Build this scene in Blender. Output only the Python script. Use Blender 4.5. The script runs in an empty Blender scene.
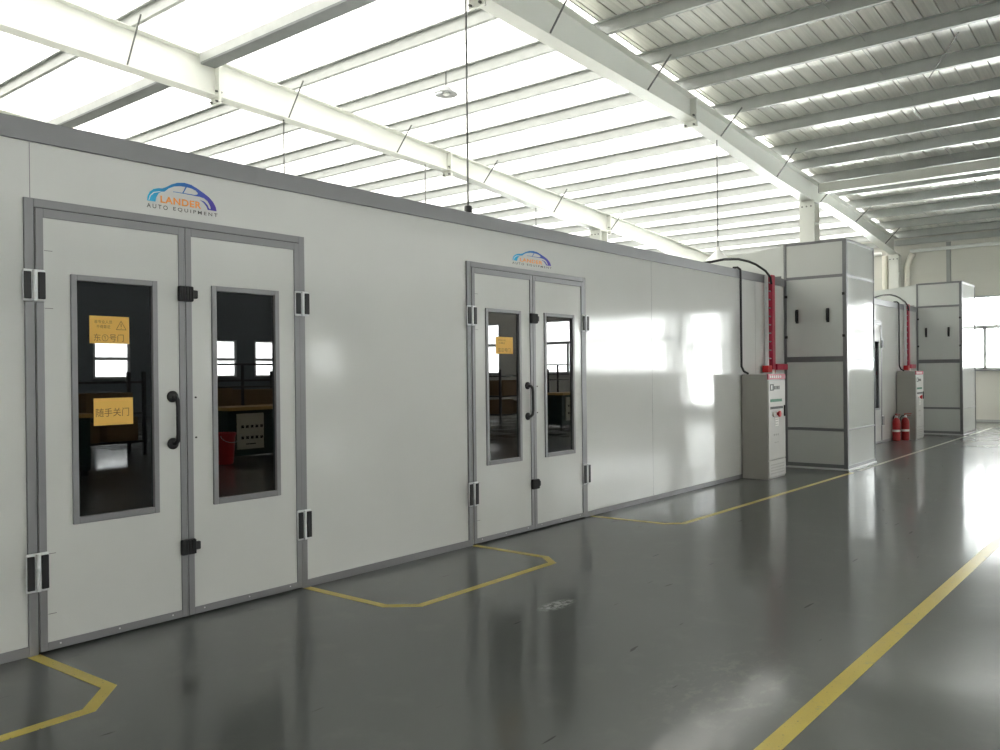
import bpy, bmesh, math, random
from mathutils import Vector, Matrix
from mathutils.geometry import tessellate_polygon
random.seed(4)
S = bpy.context.scene
C = S.collection
PI = math.pi

# ------------------------------------------------------------------ materials
def srgb(r, g, b):
    f = lambda c: ((c/255)/12.92 if c/255 <= .04045 else (((c/255)+.055)/1.055)**2.4)
    return (f(r), f(g), f(b), 1)
def newmat(name):
    m = bpy.data.materials.new(name); m.use_nodes = True
    nt = m.node_tree; nt.nodes.clear()
    out = nt.nodes.new('ShaderNodeOutputMaterial')
    return m, nt, out
def N(nt, t, **k):
    n = nt.nodes.new(t)
    for a, v in k.items():
        if a in n.inputs.keys() if hasattr(n.inputs, 'keys') else False: n.inputs[a].default_value = v
        else: setattr(n, a, v)
    return n
def L(nt, a, b): nt.links.new(a, b)
def coords(nt, scale=(1,1,1), kind='Object'):
    tc = nt.nodes.new('ShaderNodeTexCoord'); mp = nt.nodes.new('ShaderNodeMapping')
    mp.inputs['Scale'].default_value = scale
    L(nt, tc.outputs[kind], mp.inputs['Vector']); return mp.outputs['Vector']
def noise(nt, vec, scale, detail=3, rough=.5):
    n = nt.nodes.new('ShaderNodeTexNoise'); n.inputs['Scale'].default_value = scale
    n.inputs['Detail'].default_value = detail; n.inputs['Roughness'].default_value = rough
    L(nt, vec, n.inputs['Vector']); return n.outputs['Fac']
def rng(nt, val, a, b, c=0., d=1.):
    n = nt.nodes.new('ShaderNodeMapRange'); n.inputs['From Min'].default_value = a; n.inputs['From Max'].default_value = b
    n.inputs['To Min'].default_value = c; n.inputs['To Max'].default_value = d
    L(nt, val, n.inputs['Value']); return n.outputs['Result']
def mixc(nt, fac, c1, c2):
    n = nt.nodes.new('ShaderNodeMix'); n.data_type = 'RGBA'
    if isinstance(fac, float): n.inputs['Factor'].default_value = fac
    else: L(nt, fac, n.inputs['Factor'])
    for s, c in ((6, c1), (7, c2)):
        if isinstance(c, tuple): n.inputs[s].default_value = c
        else: L(nt, c, n.inputs[s])
    return n.outputs[2]
def math_(nt, op, a, b=0.):
    n = nt.nodes.new('ShaderNodeMath'); n.operation = op
    for i, v in enumerate((a, b)):
        if isinstance(v, (int, float)): n.inputs[i].default_value = v
        else: L(nt, v, n.inputs[i])
    return n.outputs[0]
def simple(name, col, rough=.5, metal=0., var=.06, vscale=3., bump=0., bscale=20., spec=.5, coat=0., coat_rough=.03):
    m, nt, out = newmat(name)
    p = nt.nodes.new('ShaderNodeBsdfPrincipled'); L(nt, p.outputs[0], out.inputs[0])
    v = coords(nt)
    f = noise(nt, v, vscale, 4)
    c1 = tuple(x*(1-var) for x in col[:3])+(1,); c2 = tuple(min(1, x*(1+var)) for x in col[:3])+(1,)
    L(nt, mixc(nt, f, c1, c2), p.inputs['Base Color'])
    p.inputs['Roughness'].default_value = rough; p.inputs['Metallic'].default_value = metal
    p.inputs['Specular IOR Level'].default_value = spec
    p.inputs['Coat Weight'].default_value = coat; p.inputs['Coat Roughness'].default_value = coat_rough
    if bump:
        b = nt.nodes.new('ShaderNodeBump'); b.inputs['Strength'].default_value = bump; b.inputs['Distance'].default_value = .02
        L(nt, noise(nt, v, bscale, 2), b.inputs['Height']); L(nt, b.outputs[0], p.inputs['Normal'])
    return m

M = {}
def booth_white():
    m, nt, out = newmat('booth_white_gloss_panel')
    p = nt.nodes.new('ShaderNodeBsdfPrincipled'); L(nt, p.outputs[0], out.inputs[0])
    v = coords(nt)
    f = noise(nt, v, 1.3, 4)
    L(nt, mixc(nt, f, (.60,.605,.585,1), (.66,.665,.645,1)), p.inputs['Base Color'])
    L(nt, rng(nt, noise(nt, v, 2.5, 3), .3, .7, .06, .12), p.inputs['Roughness'])
    p.inputs['IOR'].default_value = 1.36
    b = nt.nodes.new('ShaderNodeBump'); b.inputs['Strength'].default_value = .10; b.inputs['Distance'].default_value = .02
    L(nt, noise(nt, coords(nt, (1, 1, .45)), 3.2, 2), b.inputs['Height']); L(nt, b.outputs[0], p.inputs['Normal'])
    return m
M['white'] = booth_white()
M['tower'] = simple('tower_white_gloss_panel', (.60,.62,.60,1), .09, 0, .03, 1.2, .03, 2.5)
M['alu'] = simple('aluminium_profile_grey', (.24,.24,.25,1), .42, .2, .06, 6)
M['alu_dark'] = simple('dark_aluminium_profile', (.205,.21,.22,1), .42, .2, .06, 6)
M['gap'] = simple('dark_joint_rubber', (.03,.03,.032,1), .7)  # near-black rubber for the gaps round the door leaves
M['rubber'] = simple('black_plastic', (.008,.008,.009,1), .5, 0, .2, 30)
M['hinge'] = simple('chrome_hinge_metal', (.72,.73,.74,1), .3, .15, .05, 20)
M['steel_white'] = simple('painted_white_steel', (.66,.67,.62,1), .45, 0, .05, 1.5)
M['galv'] = simple('galvanised_purlin_steel', (.41,.425,.41,1), .42, .25, .14, 5)
M['galv_dark'] = simple('darker_strut_flange', (.16,.17,.17,1), .45, .4, .15, 5)
M['rod'] = simple('dark_steel_rod', (.13,.135,.13,1), .5, .5)
M['cream'] = simple('cream_downpipe_plastic', (.78,.75,.66,1), .4)
M['pipe'] = simple('white_pipe_plastic', (.78,.79,.77,1), .4)
M['wall'] = simple('cream_wall_sheet', (.58,.57,.52,1), .55, 0, .03, 1)
M['walldark'] = simple('blue_grey_wall_sheet', (.13,.15,.165,1), .6, 0, .05, 1)
M['wallseam'] = simple('wall_joint_grey', (.3,.31,.3,1), .6)
M['upvc'] = simple('white_window_frame', (.62,.64,.64,1), .4)
M['cab'] = simple('cabinet_beige_grey', (.37,.36,.33,1), .42, 0, .04, 5)
M['cabfront'] = simple('cabinet_light_front', (.50,.49,.46,1), .38, 0, .04, 5)
M['red'] = simple('crimson_paint', (.42,.02,.055,1), .35, 0, .1, 6)
M['redbright'] = simple('bright_red_paint', (.62,.025,.03,1), .3, 0, .06, 8)
M['exred'] = simple('extinguisher_red', (.36,.012,.015,1), .3, 0, .05, 8)
M['green_label'] = simple('green_label', (.01,.14,.07,1), .5)
M['black_label'] = simple('black_label', (.012,.014,.014,1), .5)
M['white_label'] = simple('white_label_paper', (.8,.78,.74,1), .6)
M['yellow_paper'] = simple('amber_paper', (.78,.47,.105,1), .7, 0, .04, 12)
M['ink'] = simple('brown_ink', (.20,.10,.03,1), .8)
M['orange'] = simple('orange_lettering', (.93,.36,.08,1), .6)
M['greytext'] = simple('dark_grey_lettering', (.07,.07,.065,1), .6)
M['greybench'] = simple('dark_green_machine_paint', (.012,.045,.038,1), .4)
M['rack'] = simple('dark_blue_grey_rack', (.02,.025,.032,1), .5)
M['amber_top'] = simple('amber_worktop', (.72,.42,.12,1), .5)
M['beige'] = simple('beige_switch_panel', (.72,.66,.52,1), .5)
M['carton'] = simple('brown_carton', (.30,.18,.09,1), .8)
M['lampwhite'] = simple('white_enamel_lamp_shade', (.8,.8,.78,1), .35)
M['lampgrey'] = simple('grey_aluminium_lamp', (.35,.36,.36,1), .4, .5)
M['scratch'] = simple('dark_scratch', (.16,.15,.15,1), .8)

def yellow_line():
    m, nt, out = newmat('worn_yellow_floor_tape')
    p = nt.nodes.new('ShaderNodeBsdfPrincipled'); L(nt, p.outputs[0], out.inputs[0])
    v = coords(nt)
    w = rng(nt, noise(nt, v, 7, 5, .65), .60, .72)
    w2 = rng(nt, noise(nt, coords(nt, (1.3,1.3,1)), 60, 3), .66, .74)
    c = mixc(nt, noise(nt, v, 3, 4), (.56,.44,.06,1), (.72,.57,.10,1))
    c = mixc(nt, w, c, (.42,.38,.16,1)); c = mixc(nt, w2, c, (.10,.09,.05,1))
    L(nt, c, p.inputs['Base Color']); p.inputs['Roughness'].default_value = .3
    return m
M['yellow'] = yellow_line()
M['yellow_faint'] = simple('rubbed_out_floor_tape', (.30,.29,.20,1), .35, 0, .3, 6)

def floor_mat():
    m, nt, out = newmat('grey_epoxy_floor')
    p = nt.nodes.new('ShaderNodeBsdfPrincipled'); L(nt, p.outputs[0], out.inputs[0])
    v = coords(nt)
    big = noise(nt, v, .5, 4, .6)
    c = mixc(nt, big, (.100,.109,.105,1), (.128,.136,.130,1))
    mott = rng(nt, noise(nt, v, 3.2, 5, .6), .56, .75, 0, .35)
    c = mixc(nt, mott, c, (.17,.17,.16,1))
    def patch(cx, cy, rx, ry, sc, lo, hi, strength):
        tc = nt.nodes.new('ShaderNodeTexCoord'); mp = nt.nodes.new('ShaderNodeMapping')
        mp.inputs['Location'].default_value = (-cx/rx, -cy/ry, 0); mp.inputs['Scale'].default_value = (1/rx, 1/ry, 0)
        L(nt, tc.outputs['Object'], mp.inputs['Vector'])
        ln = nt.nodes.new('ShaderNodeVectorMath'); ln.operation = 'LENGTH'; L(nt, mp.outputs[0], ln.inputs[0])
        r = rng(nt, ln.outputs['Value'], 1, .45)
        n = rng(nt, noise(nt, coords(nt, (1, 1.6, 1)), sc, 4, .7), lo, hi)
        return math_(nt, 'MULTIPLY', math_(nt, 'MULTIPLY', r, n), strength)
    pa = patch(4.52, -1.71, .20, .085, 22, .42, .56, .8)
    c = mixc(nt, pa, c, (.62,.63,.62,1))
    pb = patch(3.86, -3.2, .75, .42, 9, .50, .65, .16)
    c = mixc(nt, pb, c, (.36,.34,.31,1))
    # hairline dark scuffs
    sc_ = rng(nt, noise(nt, coords(nt, (1.2, 9, 1)), 2.2, 2, .3), .755, .775, 0, .8)
    c = mixc(nt, sc_, c, (.02,.02,.02,1))
    L(nt, c, p.inputs['Base Color'])
    L(nt, rng(nt, noise(nt, v, 1.1, 5, .6), .3, .7, .07, .14), p.inputs['Roughness'])
    p.inputs['IOR'].default_value = 1.58
    p2 = nt.nodes.new('ShaderNodeBsdfPrincipled'); L(nt, c, p2.inputs['Base Color']); p2.inputs['Roughness'].default_value = .32; p2.inputs['IOR'].default_value = 1.5
    ms = nt.nodes.new('ShaderNodeMixShader'); ms.inputs[0].default_value = .29
    L(nt, p.outputs[0], ms.inputs[1]); L(nt, p2.outputs[0], ms.inputs[2]); L(nt, ms.outputs[0], out.inputs[0])
    b = nt.nodes.new('ShaderNodeBump'); b.inputs['Strength'].default_value = .055; b.inputs['Distance'].default_value = .02
    h = math_(nt, 'ADD', noise(nt, v, 3.5, 2), math_(nt, 'MULTIPLY', noise(nt, v, 14, 2), .22))
    L(nt, h, b.inputs['Height']); L(nt, b.outputs[0], p.inputs['Normal'])
    return m
M['floor'] = floor_mat()

def roof_metal():
    m, nt, out = newmat('galvanised_roof_sheet')
    p = nt.nodes.new('ShaderNodeBsdfPrincipled'); L(nt, p.outputs[0], out.inputs[0])
    f = noise(nt, coords(nt, (.25, 9, 1)), 2.5, 5, .65)
    g = noise(nt, coords(nt, (.5, .8, 1)), 1.2, 3)
    c = mixc(nt, rng(nt, f, .3, .7), (.78,.78,.74,1), (.96,.95,.90,1))
    c = mixc(nt, rng(nt, g, .4, .7, 0, .45), c, (.62,.63,.61,1))
    L(nt, c, p.inputs['Base Color']); p.inputs['Roughness'].default_value = .42; p.inputs['Metallic'].default_value = .75
    return m
M['roof'] = roof_metal()
def translucent(name, k):
    m, nt, out = newmat(name)
    d = nt.nodes.new('ShaderNodeBsdfDiffuse'); t = nt.nodes.new('ShaderNodeBsdfTranslucent'); mx = nt.nodes.new('ShaderNodeMixShader')
    v = coords(nt, (.3, 6, 1))
    L(nt, mixc(nt, noise(nt, v, 2, 3), (.93*k,.93*k,.89*k,1), (k,k,.97*k,1)), t.inputs['Color'])
    d.inputs['Color'].default_value = (.8,.8,.77,1); mx.inputs[0].default_value = .62
    L(nt, d.outputs[0], mx.inputs[1]); L(nt, t.outputs[0], mx.inputs[2]); L(nt, mx.outputs[0], out.inputs[0])
    return m
M['skylight'] = translucent('translucent_rooflight_sheet', .34)
M['skylight_added'] = translucent('added_rooflight_sheet', .22)
def glass(name, tint, refl, rough=.0):
    m, nt, out = newmat(name)
    t = nt.nodes.new('ShaderNodeBsdfTransparent'); g = nt.nodes.new('ShaderNodeBsdfGlossy'); mx = nt.nodes.new('ShaderNodeMixShader')
    fr = nt.nodes.new('ShaderNodeFresnel'); fr.inputs['IOR'].default_value = refl
    v = coords(nt)
    L(nt, mixc(nt, noise(nt, v, 2, 2), tuple(x*.95 for x in tint[:3])+(1,), tint), t.inputs['Color'])
    g.inputs['Roughness'].default_value = rough
    L(nt, fr.outputs[0], mx.inputs[0]); L(nt, t.outputs[0], mx.inputs[1]); L(nt, g.outputs[0], mx.inputs[2]); L(nt, mx.outputs[0], out.inputs[0])
    return m
M['boothglass'] = glass('tinted_booth_window_glass', (.10,.13,.14,1), 2.1)
M['winglass'] = glass('clear_window_glass', (.93,.96,.97,1), 1.45)
def emblem_mat():
    m, nt, out = newmat('emblem_cyan_to_violet')
    p = nt.nodes.new('ShaderNodeBsdfPrincipled'); L(nt, p.outputs[0], out.inputs[0])
    tc = nt.nodes.new('ShaderNodeTexCoord'); sx = nt.nodes.new('ShaderNodeSeparateXYZ'); L(nt, tc.outputs['Generated'], sx.inputs[0])
    cr = nt.nodes.new('ShaderNodeValToRGB'); L(nt, sx.outputs['X'], cr.inputs[0])
    e = cr.color_ramp.elements
    e[0].position = 0; e[0].color = (.02,.50,.78,1); e[1].position = 1; e[1].color = (.10,.05,.42,1)
    a = e.new(.22); a.color = (.01,.28,.60,1); b = e.new(.6); b.color = (.02,.12,.46,1)
    L(nt, cr.outputs[0], p.inputs['Base Color']); p.inputs['Roughness'].default_value = .5
    return m
M['emblem'] = emblem_mat()

# ------------------------------------------------------------------ mesh helpers
def box(bm, x0, x1, y0, y1, z0, z1):
    vs = [bm.verts.new(p) for p in ((x0,y0,z0),(x1,y0,z0),(x1,y1,z0),(x0,y1,z0),(x0,y0,z1),(x1,y0,z1),(x1,y1,z1),(x0,y1,z1))]
    for f in ((0,3,2,1),(4,5,6,7),(0,1,5,4),(1,2,6,5),(2,3,7,6),(3,0,4,7)): bm.faces.new([vs[i] for i in f])
def tube(bm, pts, r, n=10, cap=True):
    pts = [Vector(p) for p in pts]; rs = r if isinstance(r, (list, tuple)) else [r]*len(pts)
    rings = []; up = None
    for i, p in enumerate(pts):
        d = ((pts[min(i+1, len(pts)-1)]-p).normalized() + (p-pts[max(i-1, 0)]).normalized()).normalized()
        if up is None:
            up = Vector((0,0,1)) if abs(d.z) < .9 else Vector((1,0,0))
        a = d.cross(up).normalized(); b = a.cross(d).normalized(); up = b
        rings.append([bm.verts.new(p + (a*math.cos(t*2*PI/n)+b*math.sin(t*2*PI/n))*rs[i]) for t in range(n)])
    for r0, r1 in zip(rings, rings[1:]):
        for k in range(n): bm.faces.new((r0[k], r0[(k+1)%n], r1[(k+1)%n], r1[k]))
    if cap:
        bm.faces.new(rings[0][::-1]); bm.faces.new(rings[-1])
def lathe(bm, prof, n=24, c=(0,0,0)):
    rings = []
    for r, z in prof:
        rings.append([bm.verts.new((c[0]+max(r,1e-4)*math.cos(k*2*PI/n), c[1]+max(r,1e-4)*math.sin(k*2*PI/n), c[2]+z)) for k in range(n)])
    for r0, r1 in zip(rings, rings[1:]):
        for k in range(n): bm.faces.new((r0[k], r0[(k+1)%n], r1[(k+1)%n], r1[k]))
    bm.faces.new(rings[0][::-1]); bm.faces.new(rings[-1])
def poly(bm, pts, y0, y1):            # polygon in the XZ plane, extruded along Y
    a = [bm.verts.new((p[0], y0, p[1])) for p in pts]; b = [bm.verts.new((p[0], y1, p[1])) for p in pts]
    for t in tessellate_polygon([[Vector((p[0], p[1], 0)) for p in pts]]):
        bm.faces.new([a[i] for i in t]); bm.faces.new([b[i] for i in reversed(t)])
    n = len(pts)
    for i in range(n): bm.faces.new((a[i], a[(i+1)%n], b[(i+1)%n], b[i]))
def obj(name, bm, mat, parent=None, loc=None, bevel=0, smooth=False):
    bmesh.ops.recalc_face_normals(bm, faces=bm.faces[:])
    me = bpy.data.meshes.new(name); bm.to_mesh(me); bm.free()
    me.materials.append(M[mat] if isinstance(mat, str) else mat)
    if smooth:
        for p in me.polygons: p.use_smooth = True
        if hasattr(me, 'set_sharp_from_angle'): me.set_sharp_from_angle(angle=math.radians(40))
    o = bpy.data.objects.new(name, me); C.objects.link(o)
    if loc: o.location = loc
    if parent: o.parent = parent
    if bevel:
        b = o.modifiers.new('bevel', 'BEVEL'); b.width = bevel; b.segments = 2; b.limit_method = 'ANGLE'
    return o
def boxes(name, lst, mat, parent=None, bevel=0, loc=None):
    bm = bmesh.new()
    for b in lst: box(bm, *b)
    return obj(name, bm, mat, parent, loc, bevel)
def each(name, lst, mat, parent=None, bevel=0):
    return [boxes(name, [b], mat, parent, bevel) for b in lst]
def each_tube(name, lst, r, mat, parent=None, n=10):
    return [tubes(name, [b], r, mat, parent, n) for b in lst]
def tubes(name, lst, r, mat, parent=None, n=10, loc=None):
    bm = bmesh.new()
    for p in lst: tube(bm, p, r, n)
    return obj(name, bm, mat, parent, loc, smooth=True)
def tag(o, label=None, cat=None, group=None, kind=None):
    if label: o['label'] = label
    if cat: o['category'] = cat
    if group: o['group'] = group
    if kind: o['kind'] = kind
    return o
def thing(name, label, cat, loc=(0,0,0), group=None, rz=0):
    o = bpy.data.objects.new(name, None); C.objects.link(o); o.location = loc; o.rotation_euler = (0,0,rz)
    o.empty_display_size = .1
    return tag(o, label, cat, group)
def struct(o): o['kind'] = 'structure'; return o
def copy_tree(o, parent=None):
    c = o.copy(); C.objects.link(c); c.parent = parent
    for ch in [x for x in bpy.data.objects if x.parent == o]: copy_tree(ch, c)
    return c
def text(name, body, mat, parent, x0, z0, w, h, y, bold=0., spacing=1.0, axis='y', width_scale=None):
    """Lettering as a thin mesh fitted in the rectangle (x0..x0+w, z0..z0+h) of a wall that faces -Y."""
    cu = bpy.data.curves.new(name, 'FONT'); cu.body = body; cu.extrude = 0; cu.offset = bold; cu.space_character = spacing
    t = bpy.data.objects.new(name, cu); C.objects.link(t); bpy.context.view_layer.update()
    me = bpy.data.meshes.new_from_object(t.evaluated_get(bpy.context.evaluated_depsgraph_get()))
    bpy.data.objects.remove(t); bpy.data.curves.remove(cu)
    xs = [v.co.x for v in me.vertices]; ys = [v.co.y for v in me.vertices]
    ax, bx_, ay, by = min(xs), max(xs), min(ys), max(ys)
    for v in me.vertices:
        u = (v.co.x-ax)/(bx_-ax)*w; q = (v.co.y-ay)/(by-ay)*h
        v.co = (x0+u, y, z0+q)
    me.materials.clear(); me.materials.append(M[mat])
    o = bpy.data.objects.new(name, me); C.objects.link(o); o.parent = parent
    return o

# ------------------------------------------------------------------ the hall
XF, XB, YL, YO = 27.13, -14.0, 26.0, -26.0       # far wall, wall behind, wall beyond the booths, wall opposite
YR = 1.85                                        # first portal frame (edge between metal roof and rooflights)
BAY = 5.72
def ztop(x): return 6.53-.072*(x-10.68)            # top of rafters = underside of purlins
PUR = .20
boxes('floor', [(XB, XF, YO, YL, -.12, 0)], 'floor'); struct(bpy.data.objects['floor'])

def sheet(name, y0, y1, mat, pitch=.40):
    bm = bmesh.new(); prof = []
    y = y0
    while y < y1-1e-6:
        e = min(y+pitch, y1)
        prof += [(y, 0), (e-.024, 0), (e-.021, .05), (e-.009, .05), (e-.006, 0)]
        y = e
    prof.append((y1, 0))
    xs = [XB, XF+.3]
    rows = [[bm.verts.new((x, p[0], ztop(x)+PUR+.005+p[1])) for p in prof] for x in xs]
    for i in range(len(prof)-1): bm.faces.new((rows[0][i], rows[0][i+1], rows[1][i+1], rows[1][i]))
    o = obj(name, bm, mat)
    return struct(o)
sheet('ceiling', YO, -13.5, 'skylight_added', 1.0)  # unseen rooflight added behind the camera to brighten the booth fronts
sheet('ceiling', -13.5, YR, 'roof', .235)
sheet('ceiling', YR, YL, 'skylight', .43)

# walls with window bands
Z0, Z1, ZM = 1.475, 3.56, 2.67
def wall_with_windows(name, axis, pos, lo, hi, out_sign, spans, top, wn, mat='wall', Z1=3.56, ZM=2.67, door=None):
    """axis 'x': wall in plane X=pos running along Y; axis 'y': plane Y=pos running along X."""
    t = .18
    def bb(a0, a1, z0, z1, d0=0, d1=t):
        p0, p1 = sorted((pos+out_sign*d0, pos+out_sign*d1))
        return (p0, p1, a0, a1, z0, z1) if axis == 'x' else (a0, a1, p0, p1, z0, z1)
    L_ = [bb(lo, hi, 0, Z0), bb(lo, hi, Z1, top)]
    cur = lo
    for a0, a1 in sorted(spans):
        L_.append(bb(cur, a0, Z0, Z1)); cur = a1
    L_.append(bb(cur, hi, Z0, Z1))
    if door:
        L_[0:1] = [bb(lo, door[0], 0, Z0), bb(door[1], hi, 0, Z0)]
        L_ = [q for q in L_]
    struct(boxes(name, L_, mat))
    for k, (a0, a1) in enumerate(sorted([q for q in spans if q != door], reverse=True)):
        i = wn+k
        fr = [bb(a0, a1, Z0, Z0+.06, .02, .10), bb(a0, a1, Z1-.06, Z1, .02, .10), bb(a0, a1, ZM-.055, ZM+.055, .02, .10)]
        n = max(1, round((a1-a0)/1.18)); st = (a1-a0)/n
        for j in range(n+1):
            c = a0+j*st; c = min(max(c, a0+.045), a1-.045)
            fr.append(bb(c-.045, c+.045, Z0, ZM if (0 < j < n) else Z1, .02, .10))
        w = struct(boxes('window_%d' % i, fr, 'upvc', bevel=0))
        boxes('glass_pane', [bb(a0+.02, a1-.02, Z0+.02, Z1-.02, .055, .063)], 'winglass', w)
        sl = boxes('window_sill', [bb(a0-.08, a1+.08, Z0-.05, Z0-.003, -.09, .02)], 'alu_dark', w)
DR = (-8.75, -7.4)
yspans = [(2.6, 6.9), (8.2, 12.7), (13.9, 18.4), (19.6, 24.2), (-4.72, .63), (-6.9, -5.08), DR, (-14.95, -9.35), (-18.1, -17.2)]  # spans hidden behind the booths: unseen windows added to brighten the roof
wall_with_windows('wall_far', 'x', XF, YO, YL, 1, yspans, 5.9, 1, door=DR)
gd = struct(boxes('door_1', [(XF+.03, XF+.10, DR[0], DR[0]+.07, 0, 3.56), (XF+.03, XF+.10, DR[1]-.07, DR[1], 0, 3.56), (XF+.03, XF+.10, DR[0], DR[1], 3.49, 3.56), (XF+.03, XF+.10, DR[0], DR[1], 2.35, 2.42), (XF+.03, XF+.10, DR[0], DR[1], 0, .35), (XF+.03, XF+.10, (DR[0]+DR[1])/2-.05, (DR[0]+DR[1])/2+.05, 0, 2.4)], 'upvc'))
boxes('door_glass', [(XF+.06, XF+.07, DR[0]+.02, DR[1]-.02, .3, 3.52)], 'winglass', gd)
xspans = [(14.5, 15.9), (19.3, 20.5), (21.35, 22.6), (24.4, 25.8)]
wall_with_windows('wall_opposite', 'y', YO, XB, 12.0, -1, [(-12.5, -9.3), (-7.5, -4.6), (-3.0, .1), (1.7, 4.8), (6.4, 9.5)], 8.5, 20, mat='walldark', Z1=3.3, ZM=2.4)
wall_with_windows('wall_opposite', 'y', YO, 12.0, XF, -1, xspans, 8.5, 6, mat='walldark', Z1=3.0, ZM=2.2)
struct(boxes('wall_left', [(XB, XF, YL, YL+.18, 0, 8.6)], 'wall'))
struct(boxes('wall_rear', [(XB-.18, XB, YO, YL, 0, 8.6)], 'wall'))
# far wall cladding joints and the dark eave strip
jl = [(XF-.02, XF-.001, YO, YL, z, z+.015) for z in (4.25, 3.72)]
struct(boxes('trim_1', jl, 'wall'))
struct(boxes('trim_2', [(XF-.07, XF-.001, .39, .50, 3.62, 5.16)], 'wallseam'))
struct(boxes('trim_3', [(XF-.09, XF-.001, YO, YL, 5.18, 5.34)], 'galv'))
struct(boxes('trim_4', [(XF-.05, XF-.001, -12, 1.6, 3.565, 3.63)], 'wall'))
struct(boxes('baseboard_far', [(XF-.015, XF-.001, YO, YL, 0, .06)], 'wallseam'))

# ------------------------------------------------------------------ portal frames
def interp(tab, x):
    for (a, b), (c, d) in zip(tab, tab[1:]):
        if a <= x <= c: return b+(d-b)*(x-a)/(c-a)
    return tab[0][1] if x < tab[0][0] else tab[-1][1]
ZB = [(-14, 7.35), (2, 6.42), (8.06, 6.13), (12, 5.98), (13.7, 5.91), (14.7, 5.81), (17.4, 5.53), (19.4, 5.40), (19.95, 5.40), (20.5, 5.46), (22.8, 5.29), (26.9, 4.90)]
def rafter(Y, label, splices, fly):
    r = thing('steel_rafter', label, 'roof beam', (0, Y, 0), 'steel rafters carrying the roof')
    xs = sorted(set([XB+.2] + [x for x, _ in ZB if x > XB+.2] + [26.86]))
    xs = [x for x in xs if x <= 26.86]
    bm = bmesh.new(); poly(bm, [(x, ztop(x)-.014) for x in xs] + [(x, interp(ZB, x)+.014) for x in reversed(xs)], -.006, .006)
    obj('web', bm, 'steel_white', r)
    for nm, fz, a, b in (('top_flange', ztop, -.014, 0), ('bottom_flange', lambda x: interp(ZB, x), 0, .014)):
        bm = bmesh.new()
        rows = [[bm.verts.new((x, y, fz(x)+z)) for y, z in ((-.125,a),(.125,a),(.125,b),(-.125,b))] for x in xs]
        for p, q in zip(rows, rows[1:]):
            for k in range(4): bm.faces.new((p[k], p[(k+1)%4], q[(k+1)%4], q[k]))
        bm.faces.new(rows[0]); bm.faces.new(rows[-1][::-1])
        obj(nm, bm, 'steel_white', r)
    for x in splices:
        sp = boxes('splice_plate', [(x-.022, x+.022, -.125, .125, interp(ZB, x)-.10, ztop(x)-.016)], 'steel_white', r)
        bl = []
        for yy in (-.08, .08):
            for zz in (-.07, .09):
                z = interp(ZB, x)+zz-.0
                bl.append([(x-.06, yy, z), (x+.06, yy, z)])
        each_tube('bolt', bl, .017, 'rod', sp, 8)
    for x in fly:
        lst = [[(x-.02, -.11, interp(ZB, x)+.02), (x-.02, -.11-.42, ztop(x)+.04)]]
        each_tube('fly_brace', lst, .014, 'rod', r, 6)
    return r
PX = [26.85,25.45,24.0,22.7,21.35,20.02,18.75,17.57,16.16,14.75,13.32,12.05,10.75,9.4,7.98,6.45,5.1,3.7,2.3]
fly = [25.5, 22.77, 20.12, 17.42, 14.7, 12.0, 9.35]
rafter(YR, 'white tapered steel rafter between the metal sheet roof and the white rooflights', [13.7, 7.95], fly)
rafter(YR+BAY, 'white steel rafter glowing under the rooflights, the middle one of the three', [7.95, 13.6, 20.1], [f for f in fly if f < 22]+[6.4])
rafter(YR+2*BAY, 'furthest white rafter, just showing above the roof edge of the near booth', [7.95], [])

# columns
def column(X, Y, top, label, h=.17, w=.185):
    c = thing('steel_column', label, 'column', (X, Y, 0), 'steel columns holding the rafters')
    boxes('flange', [(-w, -w+.02, -h, h, 0.02, top)], 'steel_white', c)
    boxes('flange', [(w-.02, w, -h, h, 0.02, top)], 'steel_white', c)
    boxes('web', [(-w+.02, w-.02, -.008, .008, .02, top)], 'steel_white', c)
    boxes('base_plate', [(-w-.04, w+.03, -h-.03, h+.03, 0, .02)], 'galv', c)
    boxes('stiffener', [(-w+.02, w-.02, -h+.01, h-.01, top-.02, top), (-w+.02, w-.02, -h+.01, h-.01, top-.5, top-.485)], 'steel_white', c)
    boxes('cap_plate', [(-w-.02, w+.02, -h, h, top-.0, top+.02)], 'steel_white', c)
    each_tube('bolt', [[(-w-.015, yy, top-.12), (-w+.005, yy, top-.12)] for yy in (-.1, 0, .1)], .018, 'rod', c, 8)
    return c
column(19.67, YR, 5.375, 'white steel column rising behind the nearer filter tower')
column(26.92, YR-.0, 4.88, 'white steel column against the far wall between two downpipes', .135, .13)
column(19.67, YR+BAY, 5.375, 'white steel column of the middle frame, its head above the booth roof')

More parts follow.
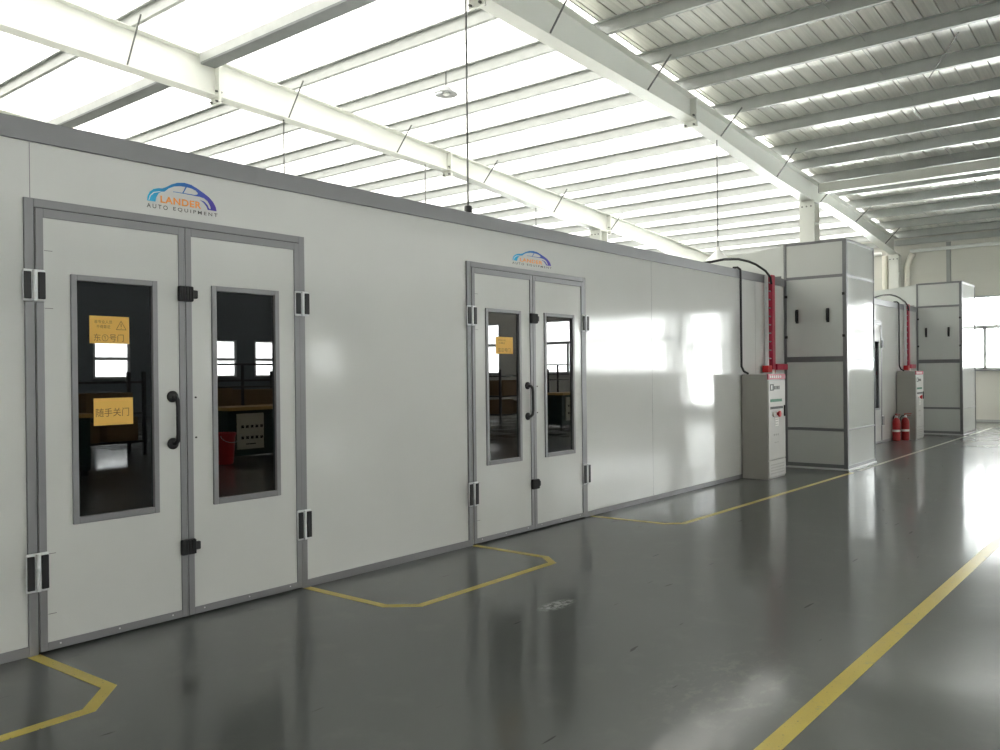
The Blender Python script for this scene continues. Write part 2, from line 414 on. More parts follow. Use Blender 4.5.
# purlins: one continuous galvanised Z section each, over the rafters
ords = ['first','second','third','fourth','fifth','sixth','seventh','eighth','ninth','tenth','eleventh','twelfth','thirteenth','fourteenth','fifteenth','sixteenth','seventeenth','eighteenth','nineteenth']
def purlin(x, k):
    z = ztop(x)+.002; bm = bmesh.new()
    h = PUR-.004; prof = [(-.002,0.),(.062,0.),(.062,.018),(.058,.018),(.058,.004),(.002,.004),(.002,h-.004),(-.058,h-.004),(-.058,h-.018),(-.062,h-.018),(-.062,h),(-.002,h)]
    y0, y1 = -14., 19.
    a = [bm.verts.new((p[0], y0, p[1])) for p in prof]; b = [bm.verts.new((p[0], y1, p[1])) for p in prof]
    n = len(prof)
    for i in range(n): bm.faces.new((a[i], a[(i+1)%n], b[(i+1)%n], b[i]))
    bm.faces.new(a[::-1]); bm.faces.new(b)
    bmesh.ops.rotate(bm, verts=bm.verts, cent=(0,0,0), matrix=Matrix.Rotation(.064, 3, 'Y'))
    o = obj('roof_purlin', bm, 'galv', None, (x, 0, z))
    tag(o, 'grey galvanised roof purlin, the %s counted from the far wall' % ords[k], 'purlin', 'galvanised purlins across the roof')
    return o
for k, x in enumerate(PX): purlin(x, k)
# heavy strut, darker underneath, below the purlins over the near door
for ya, yb, lab in ((YR+.15, YR+BAY-.15, 'grey steel strut with dark underside under the rooflights, running up to the picture top left of centre'), (YR+BAY+.15, YR+2*BAY-.15, 'grey steel strut with dark underside under the rooflights, left of the middle rafter over the near door')):
    s = thing('strut_beam', lab, 'beam', (7.70, ya, 6.575))
    boxes('channel', [(-.13, -.115, .02, yb-ya-.02, .016, .165), (-.115, .13, .02, yb-ya-.02, .15, .165)], 'galv', s)
    boxes('lower_flange', [(-.13, .13, .02, yb-ya-.02, -.02, .016)], 'galv_dark', s)  # lower flange coloured darker than the channel above it
    boxes('end_plate', [(-.13, .13, 0, .02, 0, .165)], 'galv', s)
    boxes('end_plate', [(-.13, .13, yb-ya-.02, yb-ya, 0, .165)], 'galv', s)
s = thing('strut_beam', 'pale grey steel strut leaving the nearer column head to the right below the purlins', 'beam', (19.95, YR-.14, 5.60))
boxes('channel', [(-.10, .10, -15, -.02, 0, .016), (-.09, -.07, -15, -.02, .016, .20), (-.10, .10, -15, -.02, .20, .215)], 'steel_white', s)
boxes('end_plate', [(-.10, .10, -.02, 0, 0, .215)], 'galv', s)
# sag rods and bracing in the metal roof
tag(tubes('sag_rod', [[(x, -1.13+(.06 if i % 2 else -.06), ztop(x)+.10), (PX[i], -1.13+(.06 if i % 2 else -.06), ztop(PX[i])+.10)] for i, x in enumerate(PX[1:])], .006, 'galv', None, 6),
    'thin light sag rods tying the purlins under the grey metal roof', 'rod')
tag(tubes('brace_rod', [[(13.45, -2.42, ztop(13.45)-.05), (14.9, -1.72, ztop(14.9)-.05)]], .010, 'rod', None, 6),
    'thin dark diagonal bracing rod under the metal roof', 'rod')
# drain pipes at the far wall
tag(tubes('drain_pipe', [[(27.07, 1.46, 4.985), (27.07, -2.5, 4.985), (27.07, -9, 4.97)]], .055, 'pipe', None, 12), 'white horizontal drain pipe running along the far wall below the eave', 'pipe')
tag(tubes('drain_pipe', [[(27.07, 2.26, 4.985), (27.07, 6.0, 4.985)]], .055, 'pipe', None, 12), 'short white horizontal pipe seen left of the far column', 'pipe')
def bendpipe(y, dy, label, rad=.082):
    bm = bmesh.new(); tube(bm, [(27.0, y+dy, 4.90), (27.0, y+dy*.65, 4.82), (27.0, y+dy*.12, 4.60), (27.0, y, 4.46), (27.0, y, .02)], rad, 14)
    o = obj('downpipe', bm, 'cream', None, smooth=True); tag(o, label, 'downpipe', 'cream downpipes beside the far column')
    return o
bendpipe(2.15, -.0, 'cream downpipe left of the far column'); bendpipe(1.53, -.16, 'cream bent downpipe right of the far column')

# pendant lamps
def pendant(x, y, ztop_, zl, label, mat='lampwhite', cap='lampwhite', R=.24):
    p = thing('pendant_lamp', label, 'lamp', (x, y, zl), 'high bay pendant lamps')
    tubes('suspension_rod', [[(0,0,.26), (0,0,ztop_-zl-.002)]], .012, 'rod', p, 8)
    bm = bmesh.new(); lathe(bm, [(.03,.27),(.045,.26),(.05,.20),(.06,.17)], 16); obj('lamp_holder', bm, cap, p, smooth=True)
    bm = bmesh.new(); lathe(bm, [(.055,.18),(.09,.15),(.15,.09),(.21,.04),(R,.0),(R-.01,-.02),(R-.02,.0),(.19,.035),(.05,.14)], 28); obj('lamp_shade', bm, mat, p, smooth=True)
    bm = bmesh.new(); lathe(bm, [(.02,.12),(.05,.08),(.06,.03),(.045,-.01),(.01,-.03)], 14); obj('bulb', bm, 'pipe', p, smooth=True)
    return p
pendant(14.76, YR, interp(ZB, 14.76), 3.55, 'white cone pendant lamp on a thin rod in front of the nearer tower duct')
pendant(7.74, YR, interp(ZB, 7.74), 3.29, 'pendant on a long dark rod whose black holder peeks over the near booth roof', cap='rubber')
for x, zz in ((9.3, 5.0), (12.9, 4.9), (16.8, 4.5)):
    pendant(x, YR+BAY, interp(ZB, x), zz-1.2, {9.3:'hanging rod of a lamp below the middle rafter, left of the others', 12.9:'hanging lamp rod below the middle rafter, between two other rods', 16.8:'hanging lamp rod below the middle rafter, nearest the second door logo'}[x], R=.2)
# small high bay lamp up between the purlins
hb = thing('ceiling_lamp', 'small round grey lamp hanging close under the rooflights', 'lamp', (10.44, 4.68, 6.20))
bm = bmesh.new(); lathe(bm, [(.04,.12),(.07,.10),(.12,.04),(.20,.0),(.19,-.015),(.05,.02)], 24); obj('lamp_shade', bm, 'lampgrey', hb, smooth=True)
tubes('suspension_rod', [[(0,0,.11),(0,0,.36)]], .012, 'rod', hb, 8)
bm = bmesh.new(); lathe(bm, [(.01,.03),(.05,.02),(.06,-.01),(.03,-.03)], 14); obj('bulb', bm, 'pipe', hb, smooth=True)

# ------------------------------------------------------------------ spray booths
BZ = 2.90
DW = 1.88
T = .05
def booth(x0, x1, depth, doors, seams, label):
    b = thing('spray_booth', label, 'spray booth', (x0, 0, 0), 'white spray booths in line')
    ox = -x0
    # front wall with the door openings
    L_ = []; cur = x0
    for d in doors:
        L_.append((cur+ox, d+ox, 0, T, .0, BZ-.002)); L_.append((d+ox, d+DW+ox, 0, T, 2.515, BZ-.002)); cur = d+DW
    L_.append((cur+ox, x1+ox, 0, T, 0, BZ-.002))
    boxes('front_wall_panel', L_, 'white', b)
    w = x1-x0
    boxes('side_wall_panel', [(0, T, T, depth-T, 0, BZ-.002)], 'white', b)
    boxes('side_wall_panel', [(w-T, w, T, depth-T, 0, BZ-.002)], 'white', b)
    boxes('rear_wall_panel', [(0, w, depth-T, depth, 0, BZ-.002)], 'white', b)
    boxes('roof_panel', [(0, w, -.0, depth, BZ, BZ+.04)], 'white', b)
    boxes('top_profile', [(0, w, -.018, .0, BZ-.075, BZ+.045), (0, w, -.018, .03, BZ+.04, BZ+.045)], 'alu', b, .003)
    base = []; cur = x0
    for d in doors: base.append((cur+ox, d+ox, -.014, 0, 0, .055)); cur = d+DW
    base.append((cur+ox, x1+ox, -.014, 0, 0, .055))
    each('base_profile', base, 'alu', b, .003)
    sm = []
    for sx, zlo, zhi in seams: sm.append((sx+ox-.0018, sx+ox+.0018, -.0012, 0, zlo, zhi))
    each('panel_joint', sm, 'alu', b)
    for d in doors: build_door(b, d+ox)
    return b
def build_door(b, d):
    f = .048
    boxes('door_frame', [(d-.002, d+f, -.016, T, 0, 2.515), (d+DW-f, d+DW+.002, -.016, T, 0, 2.515), (d+f, d+DW-f, -.016, T, 2.515-f, 2.515)], 'alu', b, .003)
    for side in (0, 1):
        a0, a1 = (d+f+.005, d+.942) if side == 0 else (d+.948, d+DW-f-.005)
        zb, zt = .012, 2.515-f-.005
        if side == 0: wx0, wx1 = d+.238, d+.758
        else:         wx0, wx1 = d+1.130, d+1.652
        wz0, wz1 = .690, 2.112
        g = .034
        yf, yb = -.020, .024
        leaf = boxes('door_leaf', [(a0, wx0+.01, yf+.006, yb, zb, zt), (wx1-.01, a1, yf+.006, yb, zb, zt), (wx0+.01, wx1-.01, yf+.006, yb, zb, wz0+.01), (wx0+.01, wx1-.01, yf+.006, yb, wz1-.01, zt)], 'white', b)
        e = .041
        boxes('edge_profile', [(a0, a0+e, yf-.003, yf+.006, zb, zt), (a1-e, a1, yf-.003, yf+.006, zb, zt), (a0+e, a1-e, yf-.003, yf+.006, zt-e-.008, zt), (a0+e, a1-e, yf-.003, yf+.006, zb, zb+.045)], 'alu', leaf, .002)
        boxes('window_frame', [(wx0, wx0+g, yf-.008, yb, wz0, wz1), (wx1-g, wx1, yf-.008, yb, wz0, wz1), (wx0+g, wx1-g, yf-.008, yb, wz0, wz0+g+.004), (wx0+g, wx1-g, yf-.008, yb, wz1-g, wz1)], 'alu', leaf, .004)
        boxes('window_pane', [(wx0+g-.003, wx1-g+.003, -.006, .002, wz0+g-.002, wz1-g+.002)], 'boothglass', leaf)
        # small screws on the bottom profile
        sc = [[(a0+q*(a1-a0), yf-.006, zb+.028), (a0+q*(a1-a0), yf-.002, zb+.028)] for q in (.12, .5, .88)]
        each_tube('screw', sc, .005, 'hinge', leaf, 6)
    # dark line between the leaves
    boxes('door_gasket', [(d+.9415, d+.9485, -.012, .02, .012, 2.46), (d+f-.001, d+f+.0055, -.010, .02, .012, 2.467), (d+DW-f-.0055, d+DW-f+.001, -.010, .02, .012, 2.467), (d+f, d+DW-f, -.010, .02, 2.4615, 2.4675)], 'gap', b)
    # hinges
    for hx in (d+.039, d+DW-.036):
        for z0, z1 in ((1.945, 2.122), (.350, .564)):
            h = boxes('hinge', [(hx-.060, hx+.060, -.036, -.020, z0, z1)], 'hinge', b, .010)
            for s_ in (-1, 1):
                boxes('hinge_cover', [(hx+s_*.037-.019, hx+s_*.037+.019, -.047, -.034, z0+.014, z1-.014)], 'rubber', h, .004)
            tubes('hinge_pin', [[(hx, -.040, z0+.004), (hx, -.040, z1-.004)]], .0115, 'hinge', h, 10)
    # latches
    for z in (2.045, .450):
        l = boxes('latch', [(d+.892, d+.985, -.052, -.020, z-.048, z+.048), (d+.985, d+1.022, -.045, -.020, z-.026, z+.026)], 'rubber', b, .006)
        each('latch_ridge', [(d+.897+i*.019, d+.905+i*.019, -.060, -.050, z-.044, z+.044) for i in range(5)], 'rubber', l, .002)
    # pull handle
    hx = d+.850; bm = bmesh.new()
    za, zb_ = 1.107, 1.400
    tube(bm, [(hx, -.022, zb_), (hx, -.060, zb_-.002), (hx, -.082, zb_-.022), (hx, -.088, zb_-.06), (hx, -.088, za+.06), (hx, -.082, za+.022), (hx, -.060, za+.002), (hx, -.022, za)], [.014,.014,.0135,.013,.013,.0135,.014,.014], 12)
    hd = obj('handle', bm, 'rubber', b, smooth=True)
    for z in (za, zb_):
        bm = bmesh.new(); tube(bm, [(hx, -.019, z), (hx, -.028, z), (hx, -.036, z), (hx, -.040, z)], [.036,.036,.028,.014], 18)
        obj('handle_rosette', bm, 'rubber', hd, smooth=True)
    # short scratches by the hinge side and two stray screws by the handle
    each('scratch_mark', [(d+.10, d+.145, -.0146, -.0138, z, z+.003) for z in (2.23, 1.91, .545, .21)] , 'scratch', b)
    each_tube('screw', [[(d+1.012, -.020, z), (d+1.012, -.012, z)] for z in (1.39, 1.135)], .006, 'rubber', b, 8)
D1, D2, D3 = 1.945, 5.590, 16.60
booth(-2.6, 13.10, 8.0, [D1, D2], [(1.98, 2.515, 2.82), (.7, .055, 2.82), (8.9, .055, 2.82), (11.98, .055, 2.82)], 'long white spray booth in front with two double doors')
booth(14.58, 21.37, 1.25, [D3], [(20.2, .055, 2.82)], 'second white spray booth beyond the nearer tower, door partly hidden')

# logo stickers
def logo(x0, z0, w, n, h=.188):
    k = w/815.; kz = h/329.
    lg = thing('logo_sticker', ['blue and orange car logo sticker over the near double door', 'blue and orange car logo sticker over the second double door'][n], 'sticker', (x0, -.002, z0), 'logo stickers over the booth doors')
    P = lambda lst: [((x-85)*k, (432-y)*kz) for x, y in lst]
    body = [(90,360),(96,310),(120,262),(160,228),(210,211),(258,205),(300,186),(360,146),(430,116),(510,103),(590,112),(660,141),(740,181),(800,216),(850,262),(880,310),(892,360),
            (825,360),(815,312),(785,264),(740,236),(690,228),(500,224),(380,224),(380,219),(500,217),(630,217),(662,207),(668,190),(640,166),(590,151),(530,146),(460,148),(390,163),(330,194),(280,238),(248,242),(215,268),(190,312),(180,360)]
    bm = bmesh.new(); poly(bm, P(body), -.0012, .0)
    poly(bm, P([(523,146),(537,146),(497,218),(485,218)]), -.0012, 0)
    poly(bm, P([(690,262),(745,274),(783,308),(800,345),(824,347),(826,360),(785,360),(770,325),(735,287)]), -.0012, 0)
    obj('car_emblem', bm, 'emblem', lg)
    bm = bmesh.new(); poly(bm, P([(104,352),(120,300),(160,260),(240,240),(236,246),(166,268),(128,306),(112,352)]), -.0018, -.0012)
    obj('emblem_slit', bm, 'white_label', lg)  # white wheel slit printed on the emblem
    text('brand_lettering', 'LANDER', 'orange', lg, (235-85)*k, (432-361)*kz, 470*k, 76*kz, -.001, bold=.028, spacing=1.1)
    text('small_lettering', 'AUTO', 'greytext', lg, 0, 0, 230*k, 46*kz, -.001, bold=.008, spacing=1.5)
    text('small_lettering', 'EQUIPMENT', 'greytext', lg, 293*k, 0, 524*k, 46*kz, -.001, bold=.008, spacing=1.5)
logo(2.652, 2.562, .484, 0, .190)
logo(6.25, 2.551, .628, 1, .153)

# paper notices on the door glass
def paper(x0, x1, z0, z1, label):
    p = boxes('paper_notice', [(0, x1-x0, -.0008, 0, 0, z1-z0)], 'yellow_paper', None, 0, (x0, -.0075, z0))
    tag(p, label, 'notice', 'amber paper notices on the door glass'); return p
n1 = paper(2.293, 2.529, 1.723, 1.883, 'amber notice with warning triangle, upper of the two on near door glass')
text('lettering', '东①号门', 'ink', n1, .024, .012, .178, .044, -.0014)
text('lettering', '非专业人员', 'ink', n1, .028, .116, .105, .020, -.0014)
text('lettering', '不得靠近', 'ink', n1, .040, .088, .082, .020, -.0014)
bm = bmesh.new()
def tri_ring(bm, cx, cz, R, w):
    o_ = [(cx+R*math.cos(a), cz+R*math.sin(a)) for a in (PI/2, PI/2+2*PI/3, PI/2+4*PI/3)]
    i_ = [(cx+(R-w)*math.cos(a), cz+(R-w)*math.sin(a)) for a in (PI/2, PI/2+2*PI/3, PI/2+4*PI/3)]
    for k in range(3):
        j = (k+1)%3; vs = [bm.verts.new((p[0], -.0014, p[1])) for p in (o_[k], o_[j], i_[j], i_[k])]; bm.faces.new(vs)
tri_ring(bm, .187, .100, .037, .006)
box(bm, .185, .189, -.0015, -.0013, .098, .118); box(bm, .185, .189, -.0015, -.0013, .089, .093)
obj('warning_triangle', bm, 'ink', n1)
n2 = paper(2.312, 2.547, 1.243, 1.402, 'amber notice with four characters, lower of the two on near door glass')
text('lettering', '随手关门', 'ink', n2, .012, .050, .198, .050, -.0014)
n3 = paper(5.988, 6.238, 1.701, 1.857, 'small amber notice on the left glass of the second door')
text('lettering', '东②号门', 'ink', n3, .03, .016, .18, .038, -.0014)
text('lettering', '非专业人员', 'ink', n3, .03, .116, .11, .018, -.0014)
text('lettering', '不得靠近', 'ink', n3, .04, .090, .09, .018, -.0014)

# ------------------------------------------------------------------ filter towers
def tower(X, WT, label):
    t = thing('filter_tower', label, 'air handling tower', (X, 0, 0), 'white filter towers between the booths')
    Y0, Y1, W, H = -.945, 1.10, WT, 3.486
    e = .045
    boxes('body', [(0.005, W-.005, Y0+.005, .04, .0, H-.005)], 'tower', t)
    # frame: corner posts and rails on the -X face
    boxes('corner_post', [(-.008, e+.01, Y0-.008, Y0+e+.008, 0, H)], 'alu_dark', t, .004)
    boxes('corner_post', [(W-.02, W+.005, Y0-.008, Y0+e-.02, 0, H)], 'alu_dark', t, .004)
    boxes('corner_post', [(-.008, .02, -.040, .0, 0, H)], 'alu_dark', t, .004)
    zs = [(H-.035, H+.004), (2.918, 2.962), (1.640, 1.722), (.586, .63), (.03, .085)]
    for z0, z1 in zs:
        boxes('rail', [(-.007, .01, Y0+e, -.040, z0, z1)], 'alu_dark', t, .003)
    for z0, z1 in (zs[0], zs[1], (1.655, 1.695), (.595, .62), (.03, .07)):
        boxes('side_rail', [(e, W-.02, Y0-.006, Y0+.01, z0, z1)], 'alu', t, .003)
    boxes('sealing_strip', [(-.02, W+.01, Y0-.022, Y0, 0, .022), (-.024, 0, Y0, -.02, 0, .022)], 'hinge', t, .004)
    # access panel with two handles
    ap = boxes('access_panel', [(-.010, .004, Y0+e+.008, -.045, 1.726, 2.912)], 'tower', t, .003)
    for y in (-.676, -.208):
        bm = bmesh.new(); tube(bm, [(-.012, y, 2.265), (-.05, y, 2.265), (-.062, y, 2.28), (-.062, y, 2.42), (-.05, y, 2.435), (-.012, y, 2.435)], .014, 10)
        obj('handle', bm, 'rubber', ap, smooth=True)
        boxes('handle_plate', [(-.016, -.010, y-.022, y+.022, 2.24, 2.455)], 'rubber', ap, .002)
    for y in (Y0+.035, -.04):
        for z in (2.66, 2.03):
            boxes('stud', [(-.035, -.007, y-.018, y+.018, z-.02, z+.02)], 'rubber', t, .004)
    # duct running back over the booth
    bm = bmesh.new()
    pts = [(.045, 3.47), (.43, 3.425), (.81, 3.40), (1.16, 3.345), (1.8, 3.29), (2.9, 3.27)]
    a = [bm.verts.new((.03, y, z)) for y, z in pts] + [bm.verts.new((.03, y, 3.0)) for y, z in reversed(pts)]
    b = [bm.verts.new((W-.03, v.co.y, v.co.z)) for v in a]
    n = len(a); bm.faces.new(a); bm.faces.new(b[::-1])
    for i in range(n): bm.faces.new((a[i], a[(i+1)%n], b[(i+1)%n], b[i]))
    obj('duct', bm, 'tower', t)
    return t
tower(13.12, 1.43, 'white filter tower with two black handles right of the near booth')
tower(21.395, 1.48, 'smaller-looking white filter tower near the window, with extinguishers left of its foot')

# ------------------------------------------------------------------ control cabinets with cable trays
def control_cabinet(X, label, full=True):
    c = thing('control_cabinet', label, 'control cabinet', (X, -.02, 0), 'beige control cabinets by the towers')
    W, Dp, H = .645, .37, 1.465
    boxes('body', [(0, W, -Dp, 0, .0, H)], 'cab', c, .006)
    dr = boxes('door', [(.012, W-.012, -Dp-.016, -Dp, .27, H-.085)], 'cabfront', c, .004)
    boxes('handle', [(W-.075, W-.045, -Dp-.034, -Dp-.015, .86, 1.02)], 'rubber', dr, .004)
    boxes('logo_plate', [(.07, .20, -Dp-.0185, -Dp-.0155, 1.235, 1.325)], 'black_label', dr)
    boxes('logo_mark', [(.10, .145, -Dp-.0200, -Dp-.018, 1.25, 1.31)], 'white_label', dr)
    each('name_lettering', [(.215+i*.055, .25+i*.055, -Dp-.0185, -Dp-.0155, 1.25, 1.30) for i in range(4)], 'greytext', dr)
    boxes('label_strip', [(.075, .50, -Dp-.0185, -Dp-.0155, 1.075, 1.115)], 'green_label', dr)
    boxes('label_strip', [(.075, .54, -Dp-.0185, -Dp-.0155, .975, 1.01)], 'black_label', dr)
    tubes('indicator', [[(.17, -Dp-.016, .905), (.17, -Dp-.04, .905)]], .035, 'white_label', dr, 16)
    bm = bmesh.new(); tube(bm, [(.33, -Dp-.016, .905), (.33, -Dp-.03, .905), (.33, -Dp-.04, .905), (.33, -Dp-.06, .905)], [.022,.022,.042,.042], 16); obj('switch_knob', bm, 'redbright', dr, smooth=True)
    boxes('paper_label', [(.24, .37, -Dp-.0185, -Dp-.0155, .735, .85)], 'white_label', dr)
    each('label_print', [(.255+.035*i, .275+.035*i, -Dp-.020, -Dp-.018, .75+.035*j, .765+.035*j) for i in range(3) for j in range(3)], 'cab', dr)
    each('socket_mark', [(.20+.07*i, .225+.07*i, -Dp-.0185, -Dp-.0155, .60, .625) for i in range(3)] + [(.22, .36, -Dp-.0185, -Dp-.0155, .50, .512)], 'cab', dr)
    vp = boxes('vent_panel', [(.012, W-.012, -Dp-.016, -Dp, .03, .255)], 'cabfront', c, .004)
    each('vent_slot', [(.08, W-.08, -Dp-.0185, -Dp-.0155, .07+.04*i, .084+.04*i) for i in range(4)], 'cab', vp)
    hd = boxes('header_strip', [(.006, W-.006, -Dp-.018, -Dp+.02, H-.075, H+.003)], 'red', c, .003)
    each('header_lettering', [(.06+.075*i, .10+.075*i, -Dp-.0195, -Dp-.0175, H-.052, H-.022) for i in range(6)], 'white_label', hd)
    return c
def tray(X, zb, label):
    t = thing('cable_ladder', label, 'cable tray', (X, -.03, zb), 'red and grey cable ladders above the control cabinets')
    h = 2.93-zb
    boxes('red_channel', [(.150, .262, -.06, -.0, 0, h+.02)], 'red', t, .004)
    boxes('side_rail', [(0, .022, -.05, 0, 0, h)], 'hinge', t, .002)
    n = 11
    for i in range(n):
        z = .10+i*(h-.2)/(n-1); boxes('rung', [(.022, .150, -.040, -.026, z-.009, z+.009)], 'alu_dark', t)
    boxes('bracket', [(.29, .72, -.075, -.005, .055, .145)], 'red', t, .004)
    boxes('bracket_arm', [(-.16, .0, -.11, -.02, .02, .12)], 'redbright', t, .006)
    boxes('bracket_foot', [(.03, .12, -.10, -.02, 0, .06)], 'white_label', t, .004)
    return t
control_cabinet(11.42, 'beige grey control cabinet with red header left of the nearer tower')
control_cabinet(19.56, 'beige grey control cabinet behind the two fire extinguishers')
tray(12.26, 1.470, 'red channel and small cable ladder above the nearer control cabinet')
tray(20.17, 1.470, 'red channel and small cable ladder above the far control cabinet')
def cables(x, xa, x1, label1, label2):
    tag(tubes('power_cable', [[(x-.05, .05, BZ+.070), (x-.02, -.01, BZ+.072), (x, -.043, BZ+.04), (x, -.045, 2.80), (x, -.045, 1.58), (x+.02, -.07, 1.51), (x+.06, -.12, 1.474)]], .016, 'rubber', None, 10), label1, 'cable', 'black cables dropping from the booth roofs')
    k = (x1-xa)/1.72
    pts = [(xa-.10, .10, BZ+.062), (xa, .03, BZ+.078), (xa+.35*k, .0, BZ+.145), (xa+.80*k, -.01, BZ+.19), (xa+1.12*k, -.03, BZ+.185), (xa+1.32*k, -.05, BZ+.16), (xa+1.60*k, -.08, BZ+.09), (xa+1.72*k, -.11, BZ-.0), (xa+1.74*k, -.115, BZ-.10)]
    tag(tubes('power_cable', [pts], .017, 'rubber', None, 10), label2, 'cable', 'black cables dropping from the booth roofs')
cables(11.37, 10.58, 12.30, 'straight black cable down the wall to the nearer control cabinet', 'black cable arching over the booth edge to the nearer cable ladder')
cables(19.70, 18.2, 20.2, 'straight black cable down the wall to the far control cabinet', 'black cable arching over the far booth edge to its cable ladder')

# ------------------------------------------------------------------ fire extinguishers
def extinguisher(x, y, rz, label):
    e = thing('fire_extinguisher', label, 'fire extinguisher', (x, y, 0), 'red fire extinguishers on the floor', rz)
    bm = bmesh.new(); lathe(bm, [(.068,.0),(.077,.012),(.079,.03),(.079,.38),(.075,.42),(.058,.455),(.034,.475),(.028,.49)], 24); obj('cylinder', bm, 'exred', e, smooth=True)
    bm = bmesh.new(); lathe(bm, [(.0803,.19),(.0803,.235)], 24); obj('label_band', bm, 'white_label', e, smooth=True).scale = (1,1,1)
    bm = bmesh.new(); lathe(bm, [(.03,.485),(.03,.52),(.022,.535)], 14); obj('valve', bm, 'hinge', e, smooth=True)
    boxes('handle_lever', [(-.02, .13, -.012, .012, .555, .57), (-.02, .11, -.012, .012, .522, .536), (-.02, .0, -.012, .012, .53, .56)], 'exred', e, .004)
    tubes('hose', [[(-.02,0,.525),(-.07,.0,.52),(-.105,.0,.47),(-.11,.0,.35),(-.105,.0,.16)]], .012, 'rubber', e, 8)
    return e
e1 = extinguisher(19.15, -.11, -2.3, 'red fire extinguisher on the floor, left one of the pair')
e2 = extinguisher(19.38, -.23, -.9, 'red fire extinguisher on the floor, right one nearest the far cabinet')

# ------------------------------------------------------------------ floor markings
def strip(pts, w, label, mt='yellow'):
    bm = bmesh.new(); P = [Vector((p[0], p[1])) for p in pts]; lft, rgt = [], []
    for i, p in enumerate(P):
        d0 = (P[i]-P[i-1]).normalized() if i else (P[1]-P[0]).normalized()
        d1 = (P[i+1]-P[i]).normalized() if i < len(P)-1 else d0
        n0, n1_ = Vector((-d0.y, d0.x)), Vector((-d1.y, d1.x)); m = (n0+n1_).normalized(); s_ = w/2/max(.4, m.dot(n0))
        lft.append(p+m*s_); rgt.append(p-m*s_)
    for z in (.0006, .0022):
        pass
    T_ = [[bm.verts.new((q.x, q.y, z)) for q in row] for row in (lft, rgt) for z in (.0003, .0022)]
    l0, l1, r0, r1 = T_
    for i in range(len(P)-1):
        bm.faces.new((l1[i], r1[i], r1[i+1], l1[i+1])); bm.faces.new((l0[i], l0[i+1], r0[i+1], r0[i]))
        bm.faces.new((l0[i], l1[i], l1[i+1], l0[i+1])); bm.faces.new((r0[i], r0[i+1], r1[i+1], r1[i]))
    bm.faces.new((l0[0], r0[0], r1[0], l1[0])); bm.faces.new((l0[-1], l1[-1], r1[-1], r0[-1]))
    o = obj('floor_marking', bm, mt); tag(o, label, 'floor marking', 'yellow floor markings'); return o
strip([(1.965,-.02),(2.00,-.80),(1.80,-1.02),(-2.6,-1.10)], .066, 'yellow floor line turning in to the left foot of the near door')
strip([(3.815,-.02),(3.82,-.82),(3.97,-1.00),(5.50,-.97),(5.64,-.80),(5.645,-.02)], .06, 'yellow floor outline boxed between the two double doors')
strip([(7.53,-.02),(7.58,-.85),(7.70,-1.00),(12.9,-1.07)], .06, 'yellow floor line from the second door to the nearer tower')
strip([(13.2,-1.08),(21.2,-1.05)], .055, 'rubbed faint yellow floor line running on between the two towers', 'yellow_faint')
strip([(21.5,-1.05),(24.4,-1.04)], .055, 'short faint yellow floor line beyond the far tower', 'yellow_faint')
strip([(-2.0,-3.57),(3.30,-3.613),(8.85,-3.62),(24.0,-3.64)], .088, 'long wide yellow aisle line crossing the lower right floor')

# ------------------------------------------------------------------ the work area behind the camera (seen mirrored in the glass and gloss)
def bench(x, y, label):
    b = thing('test_bench', label, 'workbench', (x, y, 0), 'dark green test benches across the aisle')
    boxes('cabinet_body', [(-.75, .75, -.35, .30, .08, .90)], 'greybench', b, .01)
    for sx in (-.68, .68):
        for sy in (-.28, .24): boxes('leg', [(sx-.04, sx+.04, sy-.04, sy+.04, 0, .08)], 'rack', b)
    boxes('worktop', [(-.80, .80, -.40, .38, .90, .96)], 'amber_top', b, .006)
    sp = boxes('switch_panel', [(-.58, -.02, .30, .325, .20, .84)], 'beige', b, .005)
    each('switch', [(-.50+.1*i, -.455+.1*i, .325, .345, z, z+.05) for i in range(5) for z in (.38, .58)] + [(-.4, -.2, .325, .335, .28, .30)], 'black_label', sp)
    boxes('shelf_frame', [(sx-.02, sx+.02, -.38, -.34, .96, 1.75) for sx in (-.75, 0, .75)] + [(-.77, .77, -.38, -.18, 1.30, 1.33), (-.77, .77, -.38, -.18, 1.72, 1.75)], 'rack', b)
    return b
for i, (x, l) in enumerate(((5.4, 'dark green bench with switch panel, nearest the near door reflection'), (9.32, 'dark green bench with switch panel beside the red bin'), (14.4, 'dark green bench with switch panel, third along the aisle'), (19.6, 'dark green bench with switch panel, furthest along the aisle'))):
    bench(x, -8.6, l)
rb = thing('waste_bin', 'red plastic bin beside the dark green benches', 'bin', (8.33, -8.05, 0))
bm = bmesh.new(); lathe(bm, [(.14,0),(.15,.02),(.19,.50),(.205,.50),(.205,.54),(.19,.54),(.18,.52),(.14,.04)], 24); obj('bucket', bm, 'redbright', rb, smooth=True)
bm = bmesh.new(); tube(bm, [(.2*math.cos(a), .2*math.sin(a)*.3+.2, .50-.12*math.sin(a)) for a in [PI*i/10 for i in range(11)]], .006, 6); obj('bail_handle', bm, 'hinge', rb, smooth=True)
for i, x in enumerate((4.0, 7.2, 10.6, 15.5, 20.6)):
    r = thing('storage_rack', 'dark storage rack loaded with cartons, %s of the row behind the benches' % ords[i], 'rack', (x, -11.2, 0), 'dark racks behind the benches')
    for sx in (-1.2, 1.2):
        for sy in (-.3, .3): boxes('upright', [(sx-.03, sx+.03, sy-.03, sy+.03, 0, 1.62)], 'rack', r)
    for z in (.25, .80, 1.40): boxes('shelf', [(-1.2, 1.2, -.33, .33, z, z+.04)], 'rack', r)
    boxes('load', [(-1.05, -.5, -.28, .25, .291, .72), (-.3, .35, -.28, .25, .291, .66), (.5, 1.1, -.28, .25, .291, .75), (-1.0, -.2, -.28, .25, .841, 1.30), (.1, 1.0, -.28, .25, .841, 1.22)], 'carton', r)

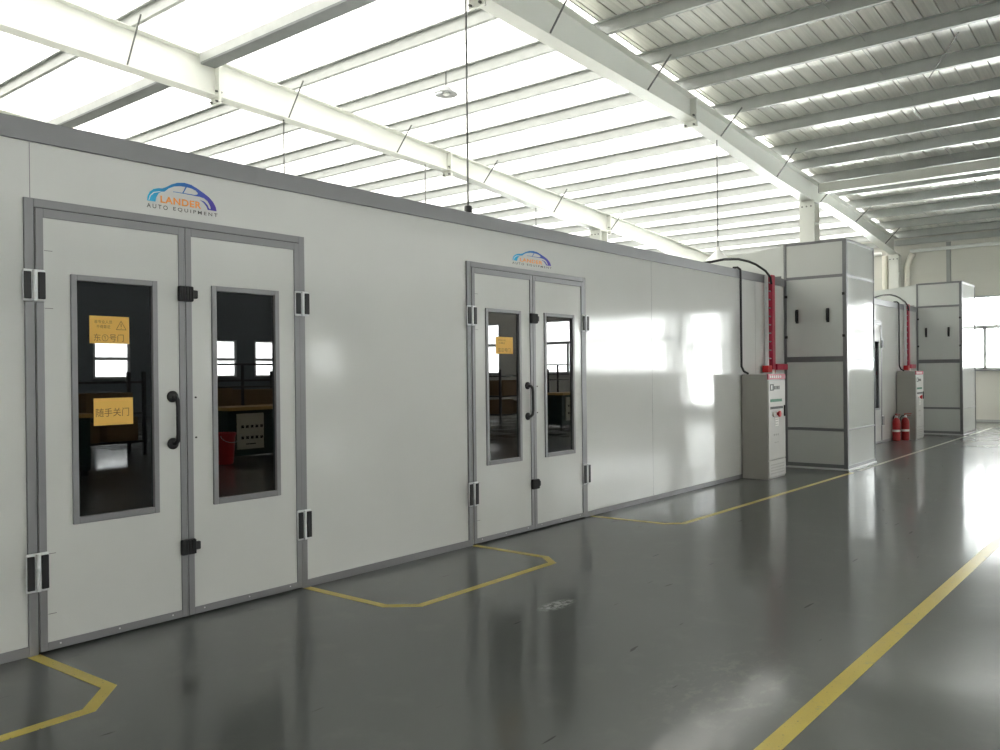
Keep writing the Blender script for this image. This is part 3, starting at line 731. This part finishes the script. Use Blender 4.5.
# ------------------------------------------------------------------ light
W = bpy.data.worlds.new('sky'); S.world = W; W.use_nodes = True
nt = W.node_tree; nt.nodes.clear()
o = nt.nodes.new('ShaderNodeOutputWorld'); bg = nt.nodes.new('ShaderNodeBackground')
tc = nt.nodes.new('ShaderNodeTexCoord'); sx = nt.nodes.new('ShaderNodeSeparateXYZ'); L(nt, tc.outputs['Generated'], sx.inputs[0])
cr = nt.nodes.new('ShaderNodeValToRGB'); L(nt, sx.outputs['Z'], cr.inputs[0])
cr.color_ramp.elements[0].color = (1,.975,.93,1); cr.color_ramp.elements[0].position = 0.0
cr.color_ramp.elements[1].color = (1,.985,.955,1); cr.color_ramp.elements[1].position = .3
L(nt, cr.outputs[0], bg.inputs['Color']); bg.inputs['Strength'].default_value = 12.0
L(nt, rng(nt, sx.outputs['Z'], -.25, .12, 46., 14.5), bg.inputs['Strength'])
L(nt, bg.outputs[0], o.inputs[0])
sd = bpy.data.lights.new('sun', 'SUN'); sd.energy = 3.0; sd.angle = math.radians(8); sd.color = (1,.97,.92)
so = bpy.data.objects.new('sun', sd); C.objects.link(so)
so.rotation_euler = Vector((-.25, -.35, 1)).to_track_quat('Z', 'Y').to_euler()

# ------------------------------------------------------------------ camera
R = Matrix(((0.6321991650271359, 0.008886762347891486, -0.7747549555788361), (-0.7747309650340086, -0.006658194398499517, -0.6322559610354224), (-0.010777177574204287, 0.9999383450504956, 0.0026755450304901144)))
cd = bpy.data.cameras.new('camera'); cam = bpy.data.objects.new('camera', cd); C.objects.link(cam)
cd.sensor_fit = 'HORIZONTAL'; cd.sensor_width = 36; cd.lens = 846.488/1000*36; cd.clip_end = 300
cam.matrix_world = Matrix.Translation((0, -4.938707, 1.526301)) @ R.to_4x4()
S.camera = cam
S.view_settings.view_transform = 'Standard'; S.view_settings.look = 'None'
S.view_settings.exposure = 0.08; S.view_settings.gamma = 1.0; S.view_settings.use_curve_mapping = False
S.cycles.max_bounces = 10; S.cycles.diffuse_bounces = 6; S.cycles.glossy_bounces = 5; S.cycles.transparent_max_bounces = 12; S.cycles.transmission_bounces = 6
S.cycles.use_denoising = True
S.cycles.caustics_reflective = True; S.cycles.blur_glossy = 1.0; S.cycles.caustics_refractive = False
S.cycles.sample_clamp_indirect = 20
